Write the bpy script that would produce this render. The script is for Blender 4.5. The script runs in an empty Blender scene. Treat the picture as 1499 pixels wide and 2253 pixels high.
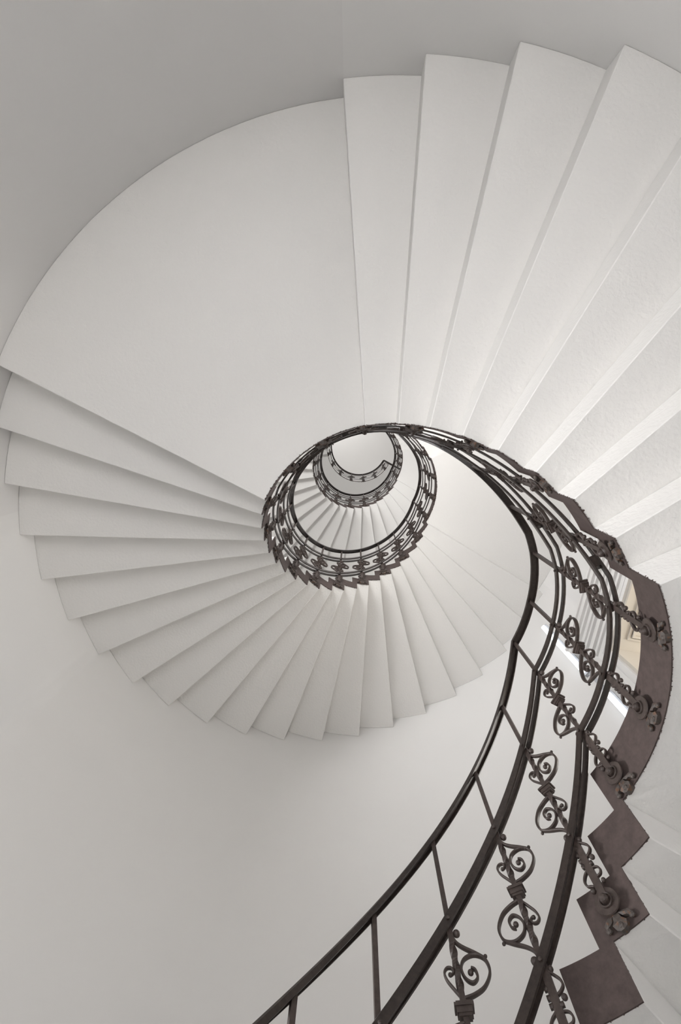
import bpy, bmesh, math, random
from mathutils import Vector, Matrix
random.seed(7)
S = bpy.context.scene
COL = S.collection
PI = math.pi
rad = math.radians

# ------------------------------------------------------------------ measured geometry
AX, AY = 0.2526, 0.9017          # stair axis (camera stands at x=0, y=0)
RI, RO = 0.858, 2.610            # inner well radius, wall radius
RISE = 0.17
FLOOR = -1.509                   # heights are measured from the lens
Z0 = -FLOOR                      # world z of the lens
BOARD = 3.3                      # degrees one step laps over the one below

def P(az, R, z):
    a = rad(az)
    return Vector((AX + R * math.cos(a), AY - R * math.sin(a), z + Z0))

# ------------------------------------------------------------------ camera
cam = bpy.data.cameras.new('camera')
co = bpy.data.objects.new('camera', cam)
COL.objects.link(co)
t, roll = 0.1772, 0.019
e = Vector((0, math.cos(t), -math.sin(t)))
d = Vector((0, math.sin(t), math.cos(t)))
rt = Vector((1, 0, 0))
Rv = rt * math.cos(roll) - e * math.sin(roll)
Dv = rt * math.sin(roll) + e * math.cos(roll)
M = Matrix((Rv, -Dv, -d)).transposed().to_4x4()
M.translation = Vector((0, 0, Z0))
co.matrix_world = M
cam.sensor_fit = 'AUTO'
cam.sensor_width = 36.0
cam.lens = 1193.44 * 36.0 / 2253.0
cam.shift_x = -19.0 / 2253.0
cam.clip_start = 0.02
S.camera = co

# ------------------------------------------------------------------ world, lights, exposure
w = bpy.data.worlds.new('world')
S.world = w
w.use_nodes = True
w.node_tree.nodes['Background'].inputs[0].default_value = (0.8, 0.85, 1.0, 1)
w.node_tree.nodes['Background'].inputs[1].default_value = 0.3
S.view_settings.view_transform = 'Standard'
S.view_settings.look = 'None'
S.view_settings.exposure = 0.06
S.view_settings.gamma = 1.0
S.view_settings.use_curve_mapping = False

def area(name, az, R, z, sx, sz, power, color, aim):
    l = bpy.data.lights.new(name, 'AREA')
    l.shape = 'RECTANGLE'
    l.size, l.size_y = sx, sz
    l.energy = power
    l.color = color
    o = bpy.data.objects.new(name, l)
    COL.objects.link(o)
    o.location = P(az, R, z)
    o.rotation_euler = (aim - o.location).to_track_quat('-Z', 'Z').to_euler()
    return o
FILL_WHITE = (1.0, 0.99, 0.985)
# added area lights that fill the stairwell, all placed out of view
area('added_low_light', 107, 2.56, 0.40, 0.9, 2.2, 41, FILL_WHITE, P(287, 2.5, 6.0))  # added fill light low on the wall, aimed up across the well
floor_beam = area('added_floor_beam', 107, 4.60, 2.00, 1.0, 1.0, 150, FILL_WHITE, P(107, 1.7, FLOOR))  # added beam, bounces brightness up off the floor
floor_beam.data.spread = rad(35)
area('added_side_light', 191, 5.60, 1.50, 2.0, 1.3, 380, FILL_WHITE, P(11, 2.0, 1.8))  # added light that brightens the step faces at right
area('added_corridor_light', 350, 5.40, 3.30, 1.5, 2.0, 125, (1.0, 0.97, 0.92), P(170, 2.5, 3.3))  # added light that brightens the wall opposite the doorway
area('added_light_low', 125, 2.56, 4.75, 1.2, 1.9, 225, FILL_WHITE, P(305, 1.0, 9.0))  # added light for the undersides around the middle ring
area('added_light_mid', 125, 2.56, 9.45, 1.2, 1.7, 200, FILL_WHITE, P(305, 2.5, 12.0))  # added light for the flight inside the middle ring
area('added_light_top', 125, 2.56, 16.20, 1.2, 1.8, 132, FILL_WHITE, P(305, 2.5, 16.2))  # added light for the topmost storey

# ------------------------------------------------------------------ materials
def new_mat(name):
    m = bpy.data.materials.new(name)
    m.use_nodes = True
    nt = m.node_tree
    return m, nt, nt.nodes['Principled BSDF']

def nd(nt, typ, **kw):
    n = nt.nodes.new(typ)
    for k, v in kw.items():
        setattr(n, k, v)
    return n

def bump(nt, b, scale, dist, strength=0.5, detail=4, coord=None):
    n = nd(nt, 'ShaderNodeTexNoise')
    n.inputs['Scale'].default_value = scale
    n.inputs['Detail'].default_value = detail
    if coord is not None:
        nt.links.new(coord, n.inputs['Vector'])
    bp = nd(nt, 'ShaderNodeBump')
    bp.inputs['Strength'].default_value = strength
    bp.inputs['Distance'].default_value = dist
    nt.links.new(n.outputs['Fac'], bp.inputs['Height'])
    nt.links.new(bp.outputs['Normal'], b.inputs['Normal'])
    return n

def plaster(name, col, scale, dist, strength, tint=0.03, rim=False):
    m, nt, b = new_mat(name)
    geo = nd(nt, 'ShaderNodeNewGeometry')
    bump(nt, b, scale, dist, strength, coord=geo.outputs['Position'])
    n2 = nd(nt, 'ShaderNodeTexNoise')
    n2.inputs['Scale'].default_value = 1.1
    n2.inputs['Detail'].default_value = 3
    nt.links.new(geo.outputs['Position'], n2.inputs['Vector'])
    mx = nd(nt, 'ShaderNodeMix', data_type='RGBA')
    mx.inputs['A'].default_value = tuple(c * (1 - tint) for c in col) + (1,)
    mx.inputs['B'].default_value = tuple(min(1, c * (1 + tint)) for c in col) + (1,)
    nt.links.new(n2.outputs['Fac'], mx.inputs['Factor'])
    out = mx.outputs['Result']
    if rim:
        # ragged edge of the dark paint on the step ends, specks of it on the plaster
        sub = nd(nt, 'ShaderNodeVectorMath', operation='SUBTRACT')
        sub.inputs[1].default_value = (AX, AY, 0)
        nt.links.new(geo.outputs['Position'], sub.inputs[0])
        mul = nd(nt, 'ShaderNodeVectorMath', operation='MULTIPLY')
        mul.inputs[1].default_value = (1, 1, 0)
        nt.links.new(sub.outputs[0], mul.inputs[0])
        ln = nd(nt, 'ShaderNodeVectorMath', operation='LENGTH')
        nt.links.new(mul.outputs[0], ln.inputs[0])
        nz = nd(nt, 'ShaderNodeTexNoise')
        nz.inputs['Scale'].default_value = 90
        nz.inputs['Detail'].default_value = 5
        nz.inputs['Roughness'].default_value = 0.65
        nt.links.new(geo.outputs['Position'], nz.inputs['Vector'])
        ma = nd(nt, 'ShaderNodeMath', operation='MULTIPLY_ADD')
        ma.inputs[1].default_value = -0.04
        nt.links.new(nz.outputs['Fac'], ma.inputs[0])
        nt.links.new(ln.outputs['Value'], ma.inputs[2])
        lt = nd(nt, 'ShaderNodeMath', operation='LESS_THAN')
        lt.inputs[1].default_value = RI - 0.019
        nt.links.new(ma.outputs[0], lt.inputs[0])
        mx2 = nd(nt, 'ShaderNodeMix', data_type='RGBA')
        nt.links.new(lt.outputs[0], mx2.inputs['Factor'])
        nt.links.new(out, mx2.inputs['A'])
        mx2.inputs['B'].default_value = (0.09, 0.065, 0.055, 1)
        out = mx2.outputs['Result']
    nt.links.new(out, b.inputs['Base Color'])
    b.inputs['Roughness'].default_value = 0.85
    b.inputs['Specular IOR Level'].default_value = 0.25
    return m

WHITE = (0.785, 0.772, 0.752)
m_wall = plaster('white_wall_paint', (0.74, 0.732, 0.722), 30, 0.003, 0.15)
m_wall_patch = plaster('older_wall_paint', (0.71, 0.70, 0.692), 30, 0.003, 0.15)
m_soffit = plaster('white_rough_plaster', WHITE, 54, 0.006, 0.5, 0.02, rim=True)
m_ceiling = plaster('white_ceiling_paint', WHITE, 20, 0.002, 0.2)
m_floor = plaster('pale_stone_floor', (0.5, 0.49, 0.47), 8, 0.002, 0.2)
m_joinery = plaster('cream_gloss_paint', (0.60, 0.56, 0.50), 12, 0.001, 0.1)
m_joinery_white = plaster('white_gloss_paint', (0.76, 0.75, 0.74), 12, 0.001, 0.1)

def iron(name, col, hi, scale, rough, dist=0.0012, strength=0.5, rust=0.0):
    m, nt, b = new_mat(name)
    geo = nd(nt, 'ShaderNodeNewGeometry')
    n = bump(nt, b, scale, dist, strength, coord=geo.outputs['Position'])
    n.inputs['Roughness'].default_value = 0.7
    r = nd(nt, 'ShaderNodeValToRGB')
    r.color_ramp.elements[0].position = 0.35
    r.color_ramp.elements[0].color = col + (1,)
    r.color_ramp.elements[1].position = 0.75
    r.color_ramp.elements[1].color = hi + (1,)
    nt.links.new(n.outputs['Fac'], r.inputs['Fac'])
    out = r.outputs['Color']
    if rust:
        n2 = nd(nt, 'ShaderNodeTexNoise')
        n2.inputs['Scale'].default_value = 70
        n2.inputs['Detail'].default_value = 6
        nt.links.new(geo.outputs['Position'], n2.inputs['Vector'])
        r2 = nd(nt, 'ShaderNodeValToRGB')
        r2.color_ramp.elements[0].position = 0.60 - rust * 0.1
        r2.color_ramp.elements[0].color = (0, 0, 0, 1)
        r2.color_ramp.elements[1].position = 0.68 - rust * 0.1
        r2.color_ramp.elements[1].color = (1, 1, 1, 1)
        nt.links.new(n2.outputs['Fac'], r2.inputs['Fac'])
        mx = nd(nt, 'ShaderNodeMix', data_type='RGBA')
        nt.links.new(r2.outputs['Color'], mx.inputs['Factor'])
        nt.links.new(out, mx.inputs['A'])
        mx.inputs['B'].default_value = (0.10, 0.05, 0.028, 1)
        out = mx.outputs['Result']
    nt.links.new(out, b.inputs['Base Color'])
    b.inputs['Roughness'].default_value = rough
    b.inputs['Specular IOR Level'].default_value = 0.4
    return m

m_iron = iron('dark_painted_wrought_iron', (0.036, 0.0255, 0.022), (0.068, 0.051, 0.045), 45, 0.45)
m_rail = iron('dark_handrail_iron', (0.016, 0.011, 0.009), (0.040, 0.029, 0.025), 60, 0.35)
m_paint = iron('dark_brown_step_end_paint', (0.047, 0.033, 0.030), (0.080, 0.058, 0.053), 30, 0.6, 0.0015, 0.35)
m_rust = iron('rusty_cast_iron', (0.045, 0.036, 0.032), (0.085, 0.07, 0.062), 80, 0.6, 0.002, 0.7, rust=0.5)
m_grey, nt_, b_ = new_mat('grey_lamp_housing')
b_.inputs['Base Color'].default_value = (0.45, 0.46, 0.49, 1)
b_.inputs['Roughness'].default_value = 0.4
m_tube, nt_, b_ = new_mat('lit_fluorescent_tube')
b_.inputs['Base Color'].default_value = (0.9, 0.9, 0.9, 1)
b_.inputs['Emission Color'].default_value = (0.88, 0.94, 1.0, 1)
b_.inputs['Emission Strength'].default_value = 1.8
m_pane, nt_, b_ = new_mat('added_pane_glass')
b_.inputs['Base Color'].default_value = (0.85, 0.88, 0.9, 1)
b_.inputs['Roughness'].default_value = 0.15

# ------------------------------------------------------------------ helpers
def tag(o, label=None, cat=None, group=None, kind=None):
    if label: o['label'] = label
    if cat: o['category'] = cat
    if group: o['group'] = group
    if kind: o['kind'] = kind
    return o

def link(name, bm, mat, parent=None, smooth=False):
    """link a bmesh built in world coordinates as one object under parent"""
    if parent is not None:
        bmesh.ops.translate(bm, verts=bm.verts, vec=-parent.location)
    me = bpy.data.meshes.new(name)
    bm.normal_update()
    bm.to_mesh(me)
    bm.free()
    for p in me.polygons:
        p.use_smooth = smooth
    me.materials.append(mat)
    o = bpy.data.objects.new(name, me)
    COL.objects.link(o)
    if parent is not None:
        o.parent = parent
    return o

def thing(name, loc):
    o = bpy.data.objects.new(name, None)
    o.empty_display_size = 0.1
    o.location = loc
    COL.objects.link(o)
    return o

def bevel(o, width, seg=1):
    b = o.modifiers.new('bevel', 'BEVEL')
    b.width = width
    b.segments = seg
    b.limit_method = 'ANGLE'
    b.angle_limit = rad(50)

def sector(bm, a0i, a1i, a0o, a1o, ri, ro, z0, z1, step=2.0):
    """solid ring sector; its two ends may run slightly off radial"""
    n = max(1, int(math.ceil(abs(a1o - a0o) / step)))
    g = []
    for i in range(n + 1):
        f = i / n
        ai, ao = a0i + (a1i - a0i) * f, a0o + (a1o - a0o) * f
        g.append([bm.verts.new(P(ai, ri, z0)), bm.verts.new(P(ao, ro, z0)),
                  bm.verts.new(P(ao, ro, z1)), bm.verts.new(P(ai, ri, z1))])
    for i in range(n):
        for j in range(4):
            k = (j + 1) % 4
            bm.faces.new((g[i][j], g[i][k], g[i + 1][k], g[i + 1][j]))
    bm.faces.new(g[0][::-1])
    bm.faces.new(g[n])
    bmesh.ops.recalc_face_normals(bm, faces=bm.faces)

def box(bm, M, lo, hi):
    v = []
    for x in (lo[0], hi[0]):
        for y in (lo[1], hi[1]):
            for z in (lo[2], hi[2]):
                v.append(bm.verts.new(M @ Vector((x, y, z))))
    for f in ((0, 1, 3, 2), (4, 6, 7, 5), (0, 4, 5, 1), (2, 3, 7, 6), (0, 2, 6, 4), (1, 5, 7, 3)):
        bm.faces.new([v[i] for i in f])
    bmesh.ops.recalc_face_normals(bm, faces=bm.faces)

def catmull(pts, n=6):
    out = []
    q = [pts[0]] + list(pts) + [pts[-1]]
    for i in range(1, len(q) - 2):
        p0, p1, p2, p3 = (Vector(q[i + k]) for k in (-1, 0, 1, 2))
        for j in range(n):
            u = j / n
            out.append(0.5 * ((2 * p1) + (p2 - p0) * u + (2 * p0 - 5 * p1 + 4 * p2 - p3) * u * u
                              + (3 * p1 - p0 - 3 * p2 + p3) * u ** 3))
    out.append(Vector(pts[-1]))
    return out

def strap(bm, pts, thick, depth, taper=1.0, n=6):
    """flat iron strap bent in the x-z plane, 'depth' deep along y"""
    c = catmull([Vector((x, 0, z)) for x, z in pts], n)
    rings = []
    for i, p in enumerate(c):
        a = c[max(0, i - 1)]
        b = c[min(len(c) - 1, i + 1)]
        tg = (b - a).normalized()
        nn = Vector((-tg.z, 0, tg.x))
        f = 1 + (taper - 1) * i / (len(c) - 1)
        h, dp = thick / 2 * f, depth / 2 * f
        rings.append([bm.verts.new(p + nn * s * h + Vector((0, q * dp, 0)))
                      for s, q in ((1, 0.6), (0.6, 1), (-0.6, 1), (-1, 0.6), (-1, -0.6), (-0.6, -1), (0.6, -1), (1, -0.6))])
    for r0, r1 in zip(rings, rings[1:]):
        for j in range(8):
            k = (j + 1) % 8
            bm.faces.new((r0[j], r0[k], r1[k], r1[j]))
    bm.faces.new(rings[0][::-1])
    bm.faces.new(rings[-1])
    bmesh.ops.recalc_face_normals(bm, faces=bm.faces)

def ball(bm, c, r, sy=1.0, u=10, v=7):
    M = Matrix.Translation(Vector(c)) @ Matrix.Diagonal((r, r * sy, r, 1))
    bmesh.ops.create_uvsphere(bm, u_segments=u, v_segments=v, radius=1, matrix=M)

def disc(bm, c, prof, seg=28):
    """lathe of (radius, y) pairs around the y axis through c"""
    rings = []
    for r, y in prof:
        if r < 1e-6:
            rings.append([bm.verts.new(Vector(c) + Vector((0, y, 0)))])
        else:
            rings.append([bm.verts.new(Vector(c) + Vector((r * math.cos(2 * PI * i / seg), y, r * math.sin(2 * PI * i / seg)))) for i in range(seg)])
    for a, b in zip(rings, rings[1:]):
        if len(a) == 1 and len(b) == 1:
            continue
        for i in range(seg):
            k = (i + 1) % seg
            if len(a) == 1:
                bm.faces.new((a[0], b[i], b[k]))
            elif len(b) == 1:
                bm.faces.new((a[i], b[0], a[k]))
            else:
                bm.faces.new((a[i], b[i], b[k], a[k]))
    bmesh.ops.recalc_face_normals(bm, faces=bm.faces)

# ------------------------------------------------------------------ setting
CEIL = 18.2
DOOR_C = 350.0                                            # bearing of the landing door
DOOR_HALF, DOOR_TOP, DOOR_D = 0.80, 4.74, 2.375           # opening half width, height, distance of the surround from the axis
ENT = (102, 170, FLOOR, 1.80)                             # added unseen wall opening that lets the lower lights in
SIDE = (178, 204, 0.60, 2.40)                              # added unseen wall opening for the side light
def wall_mesh():
    bm = bmesh.new()
    half = math.degrees(math.asin(DOOR_HALF / RO))
    azs = sorted(set([i * 2.0 for i in range(180)] + [DOOR_C - half, DOOR_C + half, ENT[0], ENT[1], SIDE[0], SIDE[1], 97.1, 176.0]))
    zs = [FLOOR, SIDE[2], ENT[3], 1.90, SIDE[3], DOOR_TOP, 8.0, 12.0, CEIL]
    def hole(a, z):
        da = (a - DOOR_C + 180) % 360 - 180
        return (abs(da) < half and 1.90 < z < DOOR_TOP) or (ENT[0] < a < ENT[1] and z < ENT[3]) or (SIDE[0] < a < SIDE[1] and SIDE[2] < z < SIDE[3])
    N = len(azs)
    grid = {}
    for i, a in enumerate(azs):
        for j, z in enumerate(zs):
            for k, R in enumerate((RO, RO + 0.25)):
                grid[i, j, k] = bm.verts.new(P(a, R, z))
    def solid(i, j):
        a0, a1 = azs[i], azs[(i + 1) % N] + (360 if i + 1 == N else 0)
        return 0 <= j < len(zs) - 1 and not hole((a0 + a1) / 2, (zs[j] + zs[j + 1]) / 2)
    for i in range(N):
        n = (i + 1) % N
        for j in range(len(zs) - 1):
            if not solid(i, j):
                continue
            bm.faces.new((grid[i, j, 0], grid[i, j + 1, 0], grid[n, j + 1, 0], grid[n, j, 0]))
            bm.faces.new((grid[i, j, 1], grid[n, j, 1], grid[n, j + 1, 1], grid[i, j + 1, 1]))
            if not solid(i, j + 1):
                bm.faces.new((grid[i, j + 1, 0], grid[i, j + 1, 1], grid[n, j + 1, 1], grid[n, j + 1, 0]))
            if not solid(i, j - 1):
                bm.faces.new((grid[i, j, 0], grid[n, j, 0], grid[n, j, 1], grid[i, j, 1]))
            if not solid(n, j):
                bm.faces.new((grid[n, j, 0], grid[n, j + 1, 0], grid[n, j + 1, 1], grid[n, j, 1]))
            if not solid((i - 1) % N, j):
                bm.faces.new((grid[i, j, 0], grid[i, j, 1], grid[i, j + 1, 1], grid[i, j + 1, 0]))
    bmesh.ops.recalc_face_normals(bm, faces=bm.faces)
    return bm
tag(link('wall_round', wall_mesh(), m_wall, smooth=False), 'round white plastered wall of the stairwell', 'wall', kind='structure')
wo = bpy.data.objects['wall_round']
wo.data.materials.append(m_wall_patch)
for p in wo.data.polygons:
    bearing = math.degrees(math.atan2(AY - p.center.y, p.center.x - AX)) % 360
    if 97.1 < bearing < 176 and p.center.z - Z0 < 8:
        p.material_index = 1                               # a separately painted strip, its joint shows above the near flight
    c = p.center - Vector((AX, AY, 0))
    c.z = 0
    p.use_smooth = abs(p.normal.dot(c.normalized())) > 0.9

def disc_slab(name, z0, z1, mat, label, cat):
    bm = bmesh.new()
    bmesh.ops.create_cone(bm, cap_ends=True, segments=96, radius1=RO + 0.25, radius2=RO + 0.25, depth=z1 - z0,
                          matrix=Matrix.Translation((AX, AY, (z0 + z1) / 2 + Z0)))
    tag(link(name, bm, mat), label, cat, kind='structure')
disc_slab('floor', FLOOR - 0.2, FLOOR, m_floor, 'pale stone floor at the foot of the stairwell', 'floor')
disc_slab('ceiling', CEIL, CEIL + 0.2, m_ceiling, 'plain white ceiling at the top of the stairwell', 'ceiling')

# added openings out of view: frames standing around the added lights
def window(name, az, zc, wd, ht):  # added unseen window, stands around a fill light
    a = rad(az)
    Mx = Matrix((Vector((-math.sin(a), -math.cos(a), 0)), Vector((math.cos(a), -math.sin(a), 0)), Vector((0, 0, 1)))).transposed().to_4x4()
    Mx.translation = P(az, RO - 0.09, zc)
    r = thing(name, P(az, RO - 0.09, zc - ht / 2))
    tag(r, 'added white window out of view, framing an upper fill light', 'window', kind='structure')
    bm = bmesh.new()
    w2, h2 = wd / 2, ht / 2
    for lo, hi in (((-w2 - .08, -.03, -h2 - .08), (-w2, .05, h2 + .08)), ((w2, -.03, -h2 - .08), (w2 + .08, .05, h2 + .08)),
                   ((-w2, -.03, h2), (w2, .05, h2 + .08)), ((-w2, -.03, -h2 - .08), (w2, .05, -h2))):
        box(bm, Mx, lo, hi)
    link('added_window_frame', bm, m_joinery_white, r)
    bm = bmesh.new()
    box(bm, Mx, (-w2, .045, -h2), (w2, .05, h2))
    link('added_pane', bm, m_pane, r)
def entrance():  # added unseen entrance, lets the lower fill light in
    root = thing('added_entrance', P(136, RO, FLOOR))
    tag(root, 'added wide entrance opening out of view, letting fill light in', 'door', kind='structure')
    for a0, a1, z0, z1 in ((ENT[0], ENT[0] + 2, FLOOR, ENT[3]), (ENT[1] - 2, ENT[1], FLOOR, ENT[3]), (ENT[0], ENT[1], ENT[3] - .1, ENT[3])):
        bm = bmesh.new()
        sector(bm, a0, a1, a0, a1, RO - .03, RO + .25, z0, z1 - (.1 if z0 == FLOOR else 0))
        link('added_door_frame', bm, m_joinery_white, root)
entrance()
def added_side_window():  # added unseen window, lets the side light reach the steps
    root = thing('added_window_4', P(191, RO, SIDE[2]))
    tag(root, 'added low side window out of view, letting fill light in', 'window', kind='structure')
    for a0, a1, z0, z1 in ((SIDE[0], SIDE[0] + 1.5, SIDE[2], SIDE[3]), (SIDE[1] - 1.5, SIDE[1], SIDE[2], SIDE[3]),
                           (SIDE[0] + 1.5, SIDE[1] - 1.5, SIDE[3] - .06, SIDE[3]), (SIDE[0] + 1.5, SIDE[1] - 1.5, SIDE[2], SIDE[2] + .06)):
        bm = bmesh.new()
        sector(bm, a0, a1, a0, a1, RO + .06, RO + .16, z0, z1)
        link('added_window_frame', bm, m_joinery_white, root)
added_side_window()
window('added_window_1', 125, 4.75, 1.2, 1.9)
window('added_window_2', 125, 9.45, 1.2, 1.7)
window('added_window_3', 125, 16.20, 1.2, 1.8)

# landing door in its moulded surround
def door():
    a = rad(DOOR_C)
    Mx = Matrix((Vector((-math.sin(a), -math.cos(a), 0)), Vector((math.cos(a), -math.sin(a), 0)), Vector((0, 0, 1)))).transposed().to_4x4()
    o = P(DOOR_C, DOOR_D, 0)
    o.z = Z0
    Mx.translation = o
    zb = 1.90
    r = thing('door_1', P(DOOR_C, DOOR_D, zb))
    tag(r, 'tall open cream panelled doorway with moulded surround on the lower landing', 'door', kind='structure')
    H, T = DOOR_HALF, DOOR_TOP
    # stepped casing: every band is one moulding, running up the jambs and across the head
    bm = bmesh.new()
    bands = [(0.00, 0.05, 0.030), (0.05, 0.075, 0.012), (0.075, 0.135, 0.020), (0.135, 0.16, 0.045), (0.16, 0.20, 0.030), (0.20, 0.235, 0.060)]
    for b0, b1, pr in bands:
        for s in (-1, 1):
            lo, hi = sorted((s * (H + b0), s * (H + b1)))
            box(bm, Mx, (lo, -pr, zb), (hi, 0.26, T + b1))
        box(bm, Mx, (-H - b0, -pr, T + b0), (H + b0, 0.26, T + b1))
    # frieze and projecting cornice above
    z = T + 0.235
    for h, pr in ((0.10, 0.02), (0.03, 0.05), (0.05, 0.07), (0.03, 0.10), (0.06, 0.13), (0.03, 0.15)):
        box(bm, Mx, (-H - 0.22 - pr * .4, -pr, z), (H + 0.22 + pr * .4, 0.26, z + h))
        z += h
    link('door_surround', bm, m_joinery_white, r)
    # lining of the deep reveal with raised panels
    bm = bmesh.new()
    D = 0.62
    box(bm, Mx, (-H, 0.0, T - 0.03), (H, D, T))
    for s in (-1, 1):
        lo, hi = sorted((s * H, s * (H - 0.03)))
        box(bm, Mx, (lo, 0.0, zb), (hi, D, T - 0.03))
    for f in ((0.10, 0.015), (0.13, 0.028)):
        m, dz = f
        box(bm, Mx, (-H + m + .04, m, T - 0.03 - dz), (-H + m + .06, D - m, T - 0.03))
        box(bm, Mx, (H - m - .06, m, T - 0.03 - dz), (H - m - .04, D - m, T - 0.03))
        box(bm, Mx, (-H + m + .06, m, T - 0.03 - dz), (H - m - .06, m + .02, T - 0.03))
        box(bm, Mx, (-H + m + .06, D - m - .02, T - 0.03 - dz), (H - m - .06, D - m, T - 0.03))
    link('reveal_lining', bm, m_joinery, r)
    # the corridor behind the open doorway, lit by an added light
    bm = bmesh.new()
    box(bm, Mx, (-H - .4, D, T + 0.02), (H + .4, 3.4, T + 0.1))
    for q in (-1, 1):
        lo, hi = sorted((q * (H + .4), q * (H + .5)))
        box(bm, Mx, (lo, D, zb - .1), (hi, 3.4, T + 0.1))
    box(bm, Mx, (-H - .5, 3.4, zb - .1), (H + .5, 3.5, T + 0.1))
    box(bm, Mx, (-H - .5, 0.25, zb - .2), (H + .5, 3.5, zb - .1))
    tag(link('wall_corridor', bm, m_joinery), 'pale corridor behind the open doorway', 'wall', kind='structure')
door()

# ------------------------------------------------------------------ stairs
def flight(label, entries, name='stair_flight', cat='stairs', mat=None):
    """entries: (a0 inner, a1 inner, a0 outer, a1 outer, z of the underside)"""
    e0 = entries[0]
    root = thing(name, P(e0[0], (RI + RO) / 2, e0[4]))
    tag(root, label, cat)
    for (a0, a1, b0, b1, z) in entries:
        bm = bmesh.new()
        sector(bm, a0 - BOARD, a1, b0 - BOARD, b1, RI, RO, z, z + RISE)
        st = link('step', bm, m_soffit, root)
        bevel(st, 0.004)
        bm = bmesh.new()
        sector(bm, a0 - BOARD, a1, a0 - BOARD, a1, RI - 0.005, RI, z - 0.002, z + RISE, 1.5)
        pe = link('painted_end', bm, m_paint, root)
        pe.parent = st
        pe['label'] = 'dark brown painted end'
    return root

def landing(label, a0, a1, b0, b1, z, lap=BOARD, paint=True, name='stair_landing', top=None):
    zt = top if top is not None else z + RISE
    bm = bmesh.new()
    sector(bm, a0 - lap, a1, b0 - lap, b1, RI, RO, z, zt, 2.0)
    o = link(name, bm, m_soffit)
    tag(o, label, 'landing')
    bevel(o, 0.004)
    bm = bmesh.new()
    if paint:
        sector(bm, a0 - lap, a1, a0 - lap, a1, RI - 0.005, RI, z - 0.002, zt, 1.5)
    else:
        sector(bm, a0, a1, a0, a1, RI - 0.005, RI, z + 0.08, z + RISE, 1.5)
    pe = link('painted_edge', bm, m_paint, o)
    pe['label'] = 'dark brown painted edge'
    return o

LV = lambda k: 3.278 + RISE * k
zB0 = 1.722
# flight 0, from the floor up to the lower landing
ent = []
for k in range(-28, -9):
    a1 = -30.0 + (k + 10) * 9.25
    ent.append((a1 - 9.25, a1, a1 - 9.25, a1, LV(k) - 0.027))
flight('lowest white stone flight with dark sawtooth edge below the lower landing', ent)
F1 = {-9: (25.6, 25.9), -8: (34.2, 34.0), -7: (43.9, 43.6), -6: (52.6, 52.3), -5: (62.0, 61.4), -4: (71.2, 70.5),
      -3: (80.3, 79.5), -2: (89.8, 88.4), -1: (101.4, 97.15)}
landing('lower landing in front of the panelled doorway', -30.0, 25.6, -30.0, 25.9, zB0, top=LV(-8) - 0.001)
flight('near white flight at right fanning up from lower landing to the big wedge landing',
       [(F1[k - 1][0], F1[k][0], F1[k - 1][1], F1[k][1], LV(k)) for k in range(-8, 0)])
IN = [153.9, 162.7, 171.4, 179.9, 188.8, 197.5, 206.4, 215.3, 224.2, 233.1, 241.8, 250.4, 259.4, 268.0, 276.6, 285.6, 294.1, 302.9, 311.8, 320.5, 329.6]
OUT = [153.7, 162.4, 171.1, 179.8, 188.3, 197.1, 205.8, 214.6, 223.4, 232.4, 241.4, 250.1, 259.0, 267.9, 276.6, 285.4, 294.3, 302.9, 311.8, 320.8, 329.8]
landing('big wedge shaped landing soffit filling the upper left', 101.4, IN[0], 97.15, OUT[0], LV(0))
flight('white flight fanning across the lower left, from big wedge landing to the landing beyond',
       [(IN[k - 1], IN[k], OUT[k - 1], OUT[k], LV(k)) for k in range(1, 21)])
zB = LV(21)
landing('smooth white landing soffit seen right of the middle balustrade ring', IN[20], 386.5, OUT[20], 386.5, zB)
r3 = 2.42 / 14
f3 = [(386.5 + 10.4 * i) for i in range(8)]                      # fronts of levels 0..7 above the landing
LB = lambda j: zB + r3 * j if j <= 14 else zB + r3 * 14 + RISE * (j - 14)
flight('short white flight seen between the near handrail and the middle ring',
       [(f3[j - 1], f3[j], f3[j - 1], f3[j], LB(j)) for j in range(1, 8)])
landing('upper half landing tucked above the big wedge landing', f3[7], 508.2, f3[7], 508.2, LB(8))
f3b = {8: 508.2}
for j in range(9, 27):
    f3b[j] = 508.2 + (568.7 - 508.2) / 6 * (j - 8) if j <= 14 else 568.7 + (690.2 - 568.7) / 12 * (j - 14)
flight('white flight fanned inside the middle balustrade ring, below the inner ring',
       [(f3b[j - 1], f3b[j], f3b[j - 1], f3b[j], LB(j)) for j in range(9, 27)])
zC = LB(27)
landing('small smooth landing soffit seen right of the inner balustrade ring', f3b[26], 732.2, f3b[26], 732.2, zC)
f4 = {27: 732.2, 28: 739.8, 29: 748.6}
for j in range(30, 44):
    f4[j] = 748.6 + (908.0 - 748.6) / 14 * (j - 29)
LC = lambda j: zC + RISE * (j - 27)
flight('uppermost white flight seen at right between inner and middle rings',
       [(f4[j - 1], f4[j], f4[j - 1], f4[j], LC(j)) for j in range(28, 44)])
zT = LC(44)
landing('top floor slab soffit, the pale crescent around the topmost guard rail', 908.0, 1054.0, 908.0, 1054.0, zT, paint=False)

# ------------------------------------------------------------------ balustrade
H_LOW, H_UP, H_RAIL = 0.25, 0.77, 1.125
RR = lambda h: 0.830 - 0.031 * h
LEAN = math.atan(0.031)

def px(l):                                   # measured ornament: (distance below the upper rail, sideways)
    return [(s, H_UP - a) for a, s in l]

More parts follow.
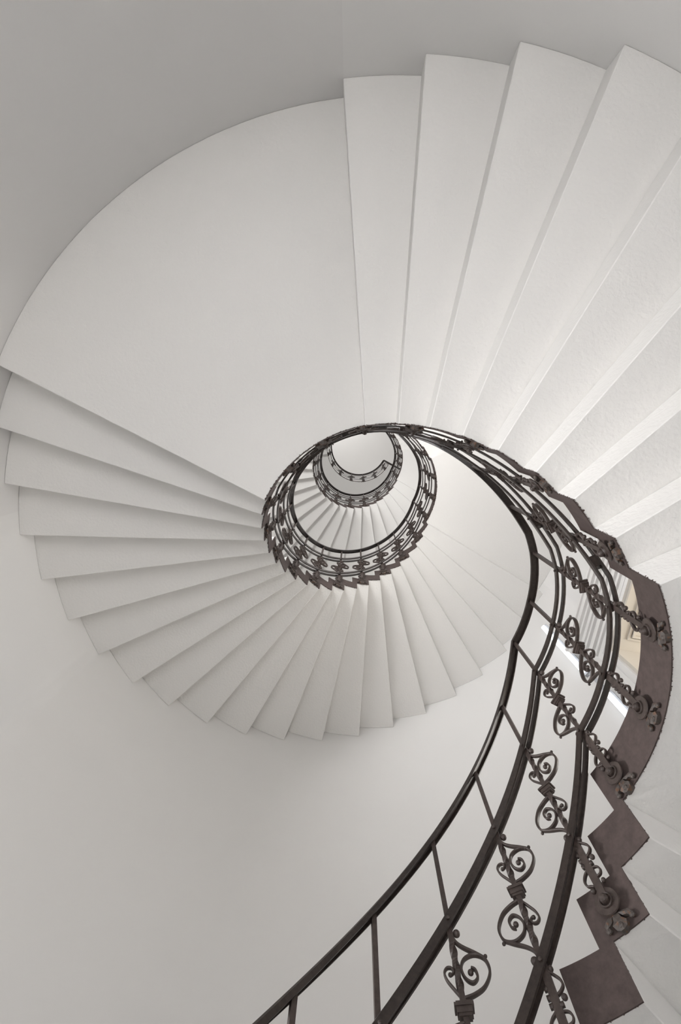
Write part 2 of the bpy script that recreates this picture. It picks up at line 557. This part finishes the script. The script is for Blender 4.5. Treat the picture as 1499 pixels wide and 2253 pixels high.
def ornament_meshes():
    """the pieces of one baluster in its own frame: x along the stair, y away from the well, z up"""
    out = {}
    # shaft: plain flat foot, twisted middle, plain square top
    bm = bmesh.new()
    rings = []
    zc = H_UP - 0.27
    hs = [0.0, 0.02, 0.24, 0.275, 0.30] + [0.30 + i * 0.01 for i in range(1, 16)] + [0.47, 0.53] + [0.55 + i * 0.01 for i in range(0, 16)] + [0.72, 0.75, 0.80, H_RAIL - 0.008]
    for h in hs:
        if h <= 0.24:
            wx, wy, tw = 0.0125, 0.0055, 0
        elif h < 0.30:
            wx, wy, tw = 0.0105, 0.008, 0
        elif h <= 0.72:
            wx = wy = 0.0088
            tw = 0
            if 0.30 <= h <= 0.45: tw = (h - 0.30) / 0.15 * PI * 1.5
            if h >= 0.55: tw = (min(h, 0.70) - 0.55) / 0.15 * PI * 1.5
        else:
            wx, wy, tw = 0.0085, 0.0075, 0
        rings.append([bm.verts.new((wx * sx * math.cos(tw) - wy * sy * math.sin(tw), wx * sx * math.sin(tw) + wy * sy * math.cos(tw), h))
                      for sx, sy in ((1, 1), (-1, 1), (-1, -1), (1, -1))])
    for a, b in zip(rings, rings[1:]):
        for j in range(4):
            k = (j + 1) % 4
            bm.faces.new((a[j], a[k], b[k], b[j]))
    bm.faces.new(rings[0][::-1])
    bm.faces.new(rings[-1])
    bmesh.ops.recalc_face_normals(bm, faces=bm.faces)
    for h in (H_LOW, H_UP):                                # rivets holding the rail bars
        ball(bm, (0, -0.026, h), 0.0065, 0.7, 8, 5)
        ball(bm, (0, 0.026, h), 0.0065, 0.7, 8, 5)
    out['shaft'] = (bm, m_iron)
    big = px([(.238, .006), (.230, .038), (.210, .074), (.170, .099), (.130, .093), (.113, .062), (.124, .028), (.150, .014), (.180, .020), (.196, .040), (.183, .058), (.160, .056), (.152, .044)])
    tail = px([(.050, .004), (.070, .014), (.088, .034), (.108, .066), (.124, .088)])
    small = px([(.228, -.006), (.205, -.022), (.182, -.036), (.160, -.041), (.146, -.031), (.147, -.017), (.160, -.012), (.168, -.022)])
    for up in (1, -1):
        fl = (lambda l: l) if up == 1 else (lambda l: [(-x, 2 * zc - z) for x, z in l])
        bm = bmesh.new()
        strap(bm, fl(big), 0.0085, 0.019, 0.85)
        strap(bm, fl(tail), 0.0095, 0.017)
        for (a, s, r) in ((.038, .020, .0125), (.120, .097, .0062), (.165, .040, .0095)):
            (x, z), = fl(px([(a, s)]))
            ball(bm, (x, 0, z), r, 1.0)
        out['scroll', up] = (bm, m_iron)
        bm = bmesh.new()
        strap(bm, fl(small), 0.0075, 0.016, 0.8)
        (x, z), = fl(px([(.166, -.024)]))
        ball(bm, (x, 0, z), 0.0065, 1.2)
        out['small_scroll', up] = (bm, m_iron)
    bm = bmesh.new()
    I = Matrix.Identity(4)
    for z0, z1, q in ((-.020, -.012, .019), (-.012, .004, .023), (.004, .013, .029), (.013, .019, .023)):
        box(bm, I, (-q, -q * .7, zc + z0), (q, q * .7, zc + z1))
    out['collar'] = (bm, m_iron)
    # small scrolls and notches riveted along the foot
    bm = bmesh.new()
    strap(bm, [(.010, .225), (.022, .212), (.034, .196), (.036, .180), (.026, .168), (.012, .160)], .007, .014)
    ball(bm, (.017, 0, .232), .0095)
    ball(bm, (.028, 0, .150), .0095)
    strap(bm, [(-.010, .120), (-.026, .108), (-.036, .092), (-.033, .074), (-.020, .066), (-.012, .060)], .007, .014)
    ball(bm, (-.024, 0, .052), .0095)
    ball(bm, (.024, 0, .062), .008)
    strap(bm, [(.010, .118), (.026, .112), (.032, .098), (.026, .086), (.012, .082)], .006, .012)
    for x, z in ((-.015, .185), (-.015, .160), (.015, .134), (-.015, .138)):
        box(bm, I, (x - .006, -.006, z - .006), (x + .006, .006, z + .006))
    out['foot_ornament'] = (bm, m_iron)
    bm = bmesh.new()
    disc(bm, (0, 0, 0), [(0, .026), (.010, .026), (.010, .006), (.040, .005), (.043, .001), (.041, -.003), (.024, -.004), (.023, -.010), (.021, -.012), (.018, -.011), (.016, -.004), (.0145, -.005), (.0145, -.018), (.0125, -.024), (.008, -.029), (0, -.031)])
    out['rosette'] = (bm, m_iron)
    bm = bmesh.new()
    def leaf(pts, y0, y1):
        vs = []
        for y in (y0, y1):
            vs.append([bm.verts.new((x, y + 0.003 * math.sin(i * 2.1), z)) for i, (x, z) in enumerate(pts)])
        n = len(pts)
        cz = sum(p[1] for p in pts) / n
        cx = sum(p[0] for p in pts) / n
        top = bm.verts.new((cx, y0 - .006, cz))
        for i in range(n):
            k = (i + 1) % n
            bm.faces.new((vs[0][i], vs[1][i], vs[1][k], vs[0][k]))
            bm.faces.new((vs[0][k], top, vs[0][i]))
        bm.faces.new(vs[1])
    leaf([(-.006, -.038), (.008, -.038), (.012, -.058), (.020, -.068), (.015, -.080), (.006, -.088), (-.004, -.086), (-.012, -.078), (-.016, -.066), (-.010, -.056)], .004, .026)
    leaf([(.008, -.040), (.020, -.040), (.034, -.048), (.040, -.060), (.034, -.066), (.026, -.058), (.016, -.054)], .006, .026)
    leaf([(-.008, -.040), (-.014, -.052), (-.026, -.062), (-.034, -.060), (-.036, -.050), (-.026, -.044), (-.016, -.038)], .006, .026)
    bmesh.ops.recalc_face_normals(bm, faces=bm.faces)
    for c in ((.036, .010, -.064), (-.030, .010, -.066), (.002, .004, -.074)):
        ball(bm, c, .008, 1.0, 8, 5)
    for v in bm.verts:
        v.co.x *= 1.35
        v.co.z = -.038 + (v.co.z + .038) * 1.12
    out['leaf_drop'] = (bm, m_rust)
    return out

MESH = {}
for key, (bm, mat) in ornament_meshes().items():
    nm = key if isinstance(key, str) else key[0]
    me = bpy.data.meshes.new('baluster' if nm == 'shaft' else nm)
    bm.normal_update()
    bm.to_mesh(me)
    bm.free()
    me.materials.append(mat)
    sm = nm in ('scroll', 'small_scroll', 'foot_ornament')
    for p in me.polygons:
        p.use_smooth = sm
    MESH[key] = me
ORDER = [('scroll', 1), ('scroll', -1), ('small_scroll', 1), ('small_scroll', -1), 'collar', 'foot_ornament', 'rosette', 'leaf_drop']

def baluster(root, az, z, full=True):
    o = bpy.data.objects.new('baluster', MESH['shaft'])
    COL.objects.link(o)
    o.parent = root
    a = rad(az)
    x = Vector((-math.sin(a), -math.cos(a), 0))
    y = Vector((math.cos(a), -math.sin(a), 0))
    zz = Vector((0, 0, 1)) - y * math.tan(LEAN)
    zz.normalize()
    yy = zz.cross(x)
    Mx = Matrix((x, yy, zz)).transposed().to_4x4()
    Mx.translation = P(az, RR(0), z) - root.location
    o.matrix_local = Mx
    for key in ORDER:
        if not full and key == 'leaf_drop':
            continue
        c = bpy.data.objects.new(key if isinstance(key, str) else key[0], MESH[key])
        COL.objects.link(c)
        c.parent = o
        if key == 'leaf_drop':
            c['label'] = 'rusty leaf drop'
    return o

def sweep(name, root, path, prof, mat, smooth=False):
    """path: list of (point, outward direction); prof: (outward, up) pairs"""
    bm = bmesh.new()
    rings = []
    for i, (p, n) in enumerate(path):
        q0 = path[max(0, i - 1)][0]
        q1 = path[min(len(path) - 1, i + 1)][0]
        tg = (q1 - q0).normalized()
        out = (n - tg * n.dot(tg)).normalized()
        up = tg.cross(out)
        if up.z < 0:
            up = -up
        rings.append([bm.verts.new(p + out * u + up * v) for u, v in prof])
    m = len(prof)
    for a, b in zip(rings, rings[1:]):
        for j in range(m):
            k = (j + 1) % m
            bm.faces.new((a[j], a[k], b[k], b[j]))
    bm.faces.new(rings[0][::-1])
    bm.faces.new(rings[-1])
    bmesh.ops.recalc_face_normals(bm, faces=bm.faces)
    return link(name, bm, mat, root, smooth)

PROF_HAND = [(-.021, -.012), (-.021, .004), (-.014, .010), (.014, .010), (.021, .004), (.021, -.012), (.016, -.012), (.015, -.001), (-.015, -.001), (-.016, -.012)]
def bar_prof(c):
    s = -1 if c < 0 else 1
    return [(c - .0055, -.014), (c - .0055, .014), (c, .0165), (c + .0055, .014), (c + .0055, -.014), (c, -.0165)]

def balustrade(label, nodes, posts, extra=None, splices=()):
    """nodes: (az, z of the rosette line); posts: bearings that carry a baluster"""
    root = thing('balustrade', P(nodes[0][0], RR(0), nodes[0][1]))
    tag(root, label, 'balustrade')
    def zat(a):
        for (a0, z0), (a1, z1) in zip(nodes, nodes[1:]):
            if a0 <= a <= a1:
                return z0 + (z1 - z0) * (a - a0) / (a1 - a0)
        return nodes[-1][1]
    azs = set()
    for (a0, _), (a1, _) in zip(nodes, nodes[1:]):
        n = max(1, int(math.ceil((a1 - a0) / 3.0)))
        for i in range(n + 1):
            azs.add(round(a0 + (a1 - a0) * i / n, 4))
    azs = sorted(azs)
    def path(h):
        R = RR(h)
        l = []
        for a in azs:
            r = rad(a)
            l.append((P(a, R, zat(a) + h), Vector((math.cos(r), -math.sin(r), 0))))
        if extra:
            l += extra(h)
        return l
    sweep('handrail', root, path(H_RAIL), PROF_HAND, m_rail)
    for h in (H_UP, H_LOW):
        for c in (-.0165, .0165):
            sweep('rail_bar', root, path(h), bar_prof(c), m_rail)
    for a in posts:
        baluster(root, a, zat(a))
    for a, h in splices:
        r = rad(a)
        x = Vector((-math.sin(r), -math.cos(r), 0)); y = Vector((math.cos(r), -math.sin(r), 0))
        dz = zat(a + .5) - zat(a - .5)
        tg = (x * (RR(h) * rad(1)) + Vector((0, 0, dz))).normalized()
        Mx = Matrix((tg, y, tg.cross(y))).transposed().to_4x4()
        Mx.translation = P(a, RR(h), zat(a) + h)
        bm = bmesh.new()
        box(bm, Mx, (-.026, -.011, -.015), (.026, .011, .015))
        link('splice_block', bm, m_rail, root)
    return root, path

OFF = 0.085
# near balustrade: foot of the stair to the big wedge landing
n1 = [(-30.0 + 2.9 - 18.3 * i, 1.80 - 0.332 * i) for i in range(9, 0, -1)] + [(-27.1, 1.80), (-8.7, 1.82), (12.2, 1.81), (20.0, 1.83), (29.6, LV(-8) + OFF),
      (47.8, LV(-6) + OFF), (65.9, LV(-4) + OFF), (83.6, LV(-2) + OFF), (101.8, LV(0) + OFF - .01), (119.5, LV(0) + OFF), (137.5, LV(0) + OFF), (150, LV(0) + OFF)]
posts1 = [-27.1 - 18.3 * i for i in range(9, 0, -1)] + [-27.1, -8.7, 12.2, 29.6, 47.8, 65.9, 83.6, 101.8, 119.5, 137.5]
balustrade('large near wrought iron balustrade sweeping up the right side', n1, posts1, splices=((27.5, H_UP), (23.5, H_LOW)))
# middle ring
n2 = [(150, LV(0) + OFF)] + [(IN[k - 1] + 3.5, LV(k) + OFF) for k in range(1, 21, 2)] + [(333.2, zB + OFF), (351.5, zB + OFF), (370.0, zB + OFF), (381, zB + OFF + .01)]
posts2 = [IN[k - 1] + 3.5 for k in range(1, 21, 2)] + [333.2, 351.5, 370.0]
up = [(f3[j - 1] + 4.2, LB(j) + OFF) for j in (1, 3, 5, 7)] + [(466.0, LB(8) + OFF), (484, LB(8) + OFF), (504.0, LB(8) + OFF)]
n2 += up
posts2 += [a for a, z in up[:-1]]
balustrade('middle ring of dark wrought iron balustrade around the open well', n2, posts2)
# inner ring
n3 = [(504.0, LB(8) + OFF)] + [(f3b[j - 1] + 3.9, LB(j) + OFF) for j in range(9, 27, 2)] + [(694.0, zC + OFF), (712.0, zC + OFF), (728.0, zC + OFF + .01)]
posts3 = [a for a, z in n3[1:-1]] + [723.5]
up = [(f4[j - 1] + 4.0, LC(j) + OFF) for j in range(28, 44, 2)] + [(906.0, zT + OFF - .02)]
n3 += up
posts3 += [a for a, z in up[:-1]]
balustrade('smaller inner ring of iron balustrade up to the top floor', n3, posts3)
# guard of the top floor, turning off along the slab end
def turn(h):
    r = rad(1053.0)
    dv = Vector((math.cos(r), -math.sin(r), 0))
    tn = Vector((-math.sin(r), -math.cos(r), 0))
    l = []
    R = RR(h)
    c = P(1053.0 - 3, R, zT + OFF + h)
    for i in range(1, 5):
        f = i / 4 * PI / 2
        l.append((P(1053.0, R, zT + OFF + h) + dv * (0.03 * (1 - math.cos(f))) + tn * (-0.03 * (1 - math.sin(f))), (dv * math.cos(f) - tn * math.sin(f)).normalized()))
    for rr in (0.95, 1.3, 1.9, RO - .03):
        l.append((P(1053.0, rr, zT + OFF + h), -tn))
    return l
n4 = [(906.0, zT + OFF), (1050.0, zT + OFF)]
posts4 = [909, 930, 952, 975, 998, 1021, 1044]
root4, _ = balustrade('topmost curved guard rail of the top floor ending in a square turn', n4, posts4, extra=turn)

# ------------------------------------------------------------------ vertical tube lamps on the wall
def lamp(label, az, z0, z1):
    a = rad(az)
    Mx = Matrix((Vector((-math.sin(a), -math.cos(a), 0)), Vector((math.cos(a), -math.sin(a), 0)), Vector((0, 0, 1)))).transposed().to_4x4()
    Mx.translation = P(az, RO, 0) - Vector((0, 0, 0))
    Mx.translation.z = Z0
    r = thing('wall_lamp', P(az, RO, z0))
    tag(r, label, 'lamp', 'vertical tube lamps on the round wall')
    bm = bmesh.new()
    box(bm, Mx, (-.022, -.035, z0 - .03), (.040, 0, z1 + .03))
    link('housing', bm, m_grey, r)
    bm = bmesh.new()
    box(bm, Mx, (-.026, -.065, z0), (.022, -.035, z1))
    tb = link('tube', bm, m_tube, r)
    tb['label'] = 'lit white tube'
    bevel(tb, .008, 2)
lamp('upper of two lit tube lamps on the wall beside the doorway', 323.7, 4.93, 6.07)
lamp('lower of two lit tube lamps on the wall, half behind the dark step edge', 324.3, 3.33, 4.47)
bm = bmesh.new()
a = rad(324.0)
Mx = Matrix((Vector((-math.sin(a), -math.cos(a), 0)), Vector((math.cos(a), -math.sin(a), 0)), Vector((0, 0, 1)))).transposed().to_4x4()
Mx.translation = P(324.0, RO, 0)
box(bm, Mx, (-.005, -.02, 4.50), (.03, 0, 4.90))
tag(link('trunking', bm, m_grey), 'thin grey cable trunking linking the two tube lamps', 'trunking')
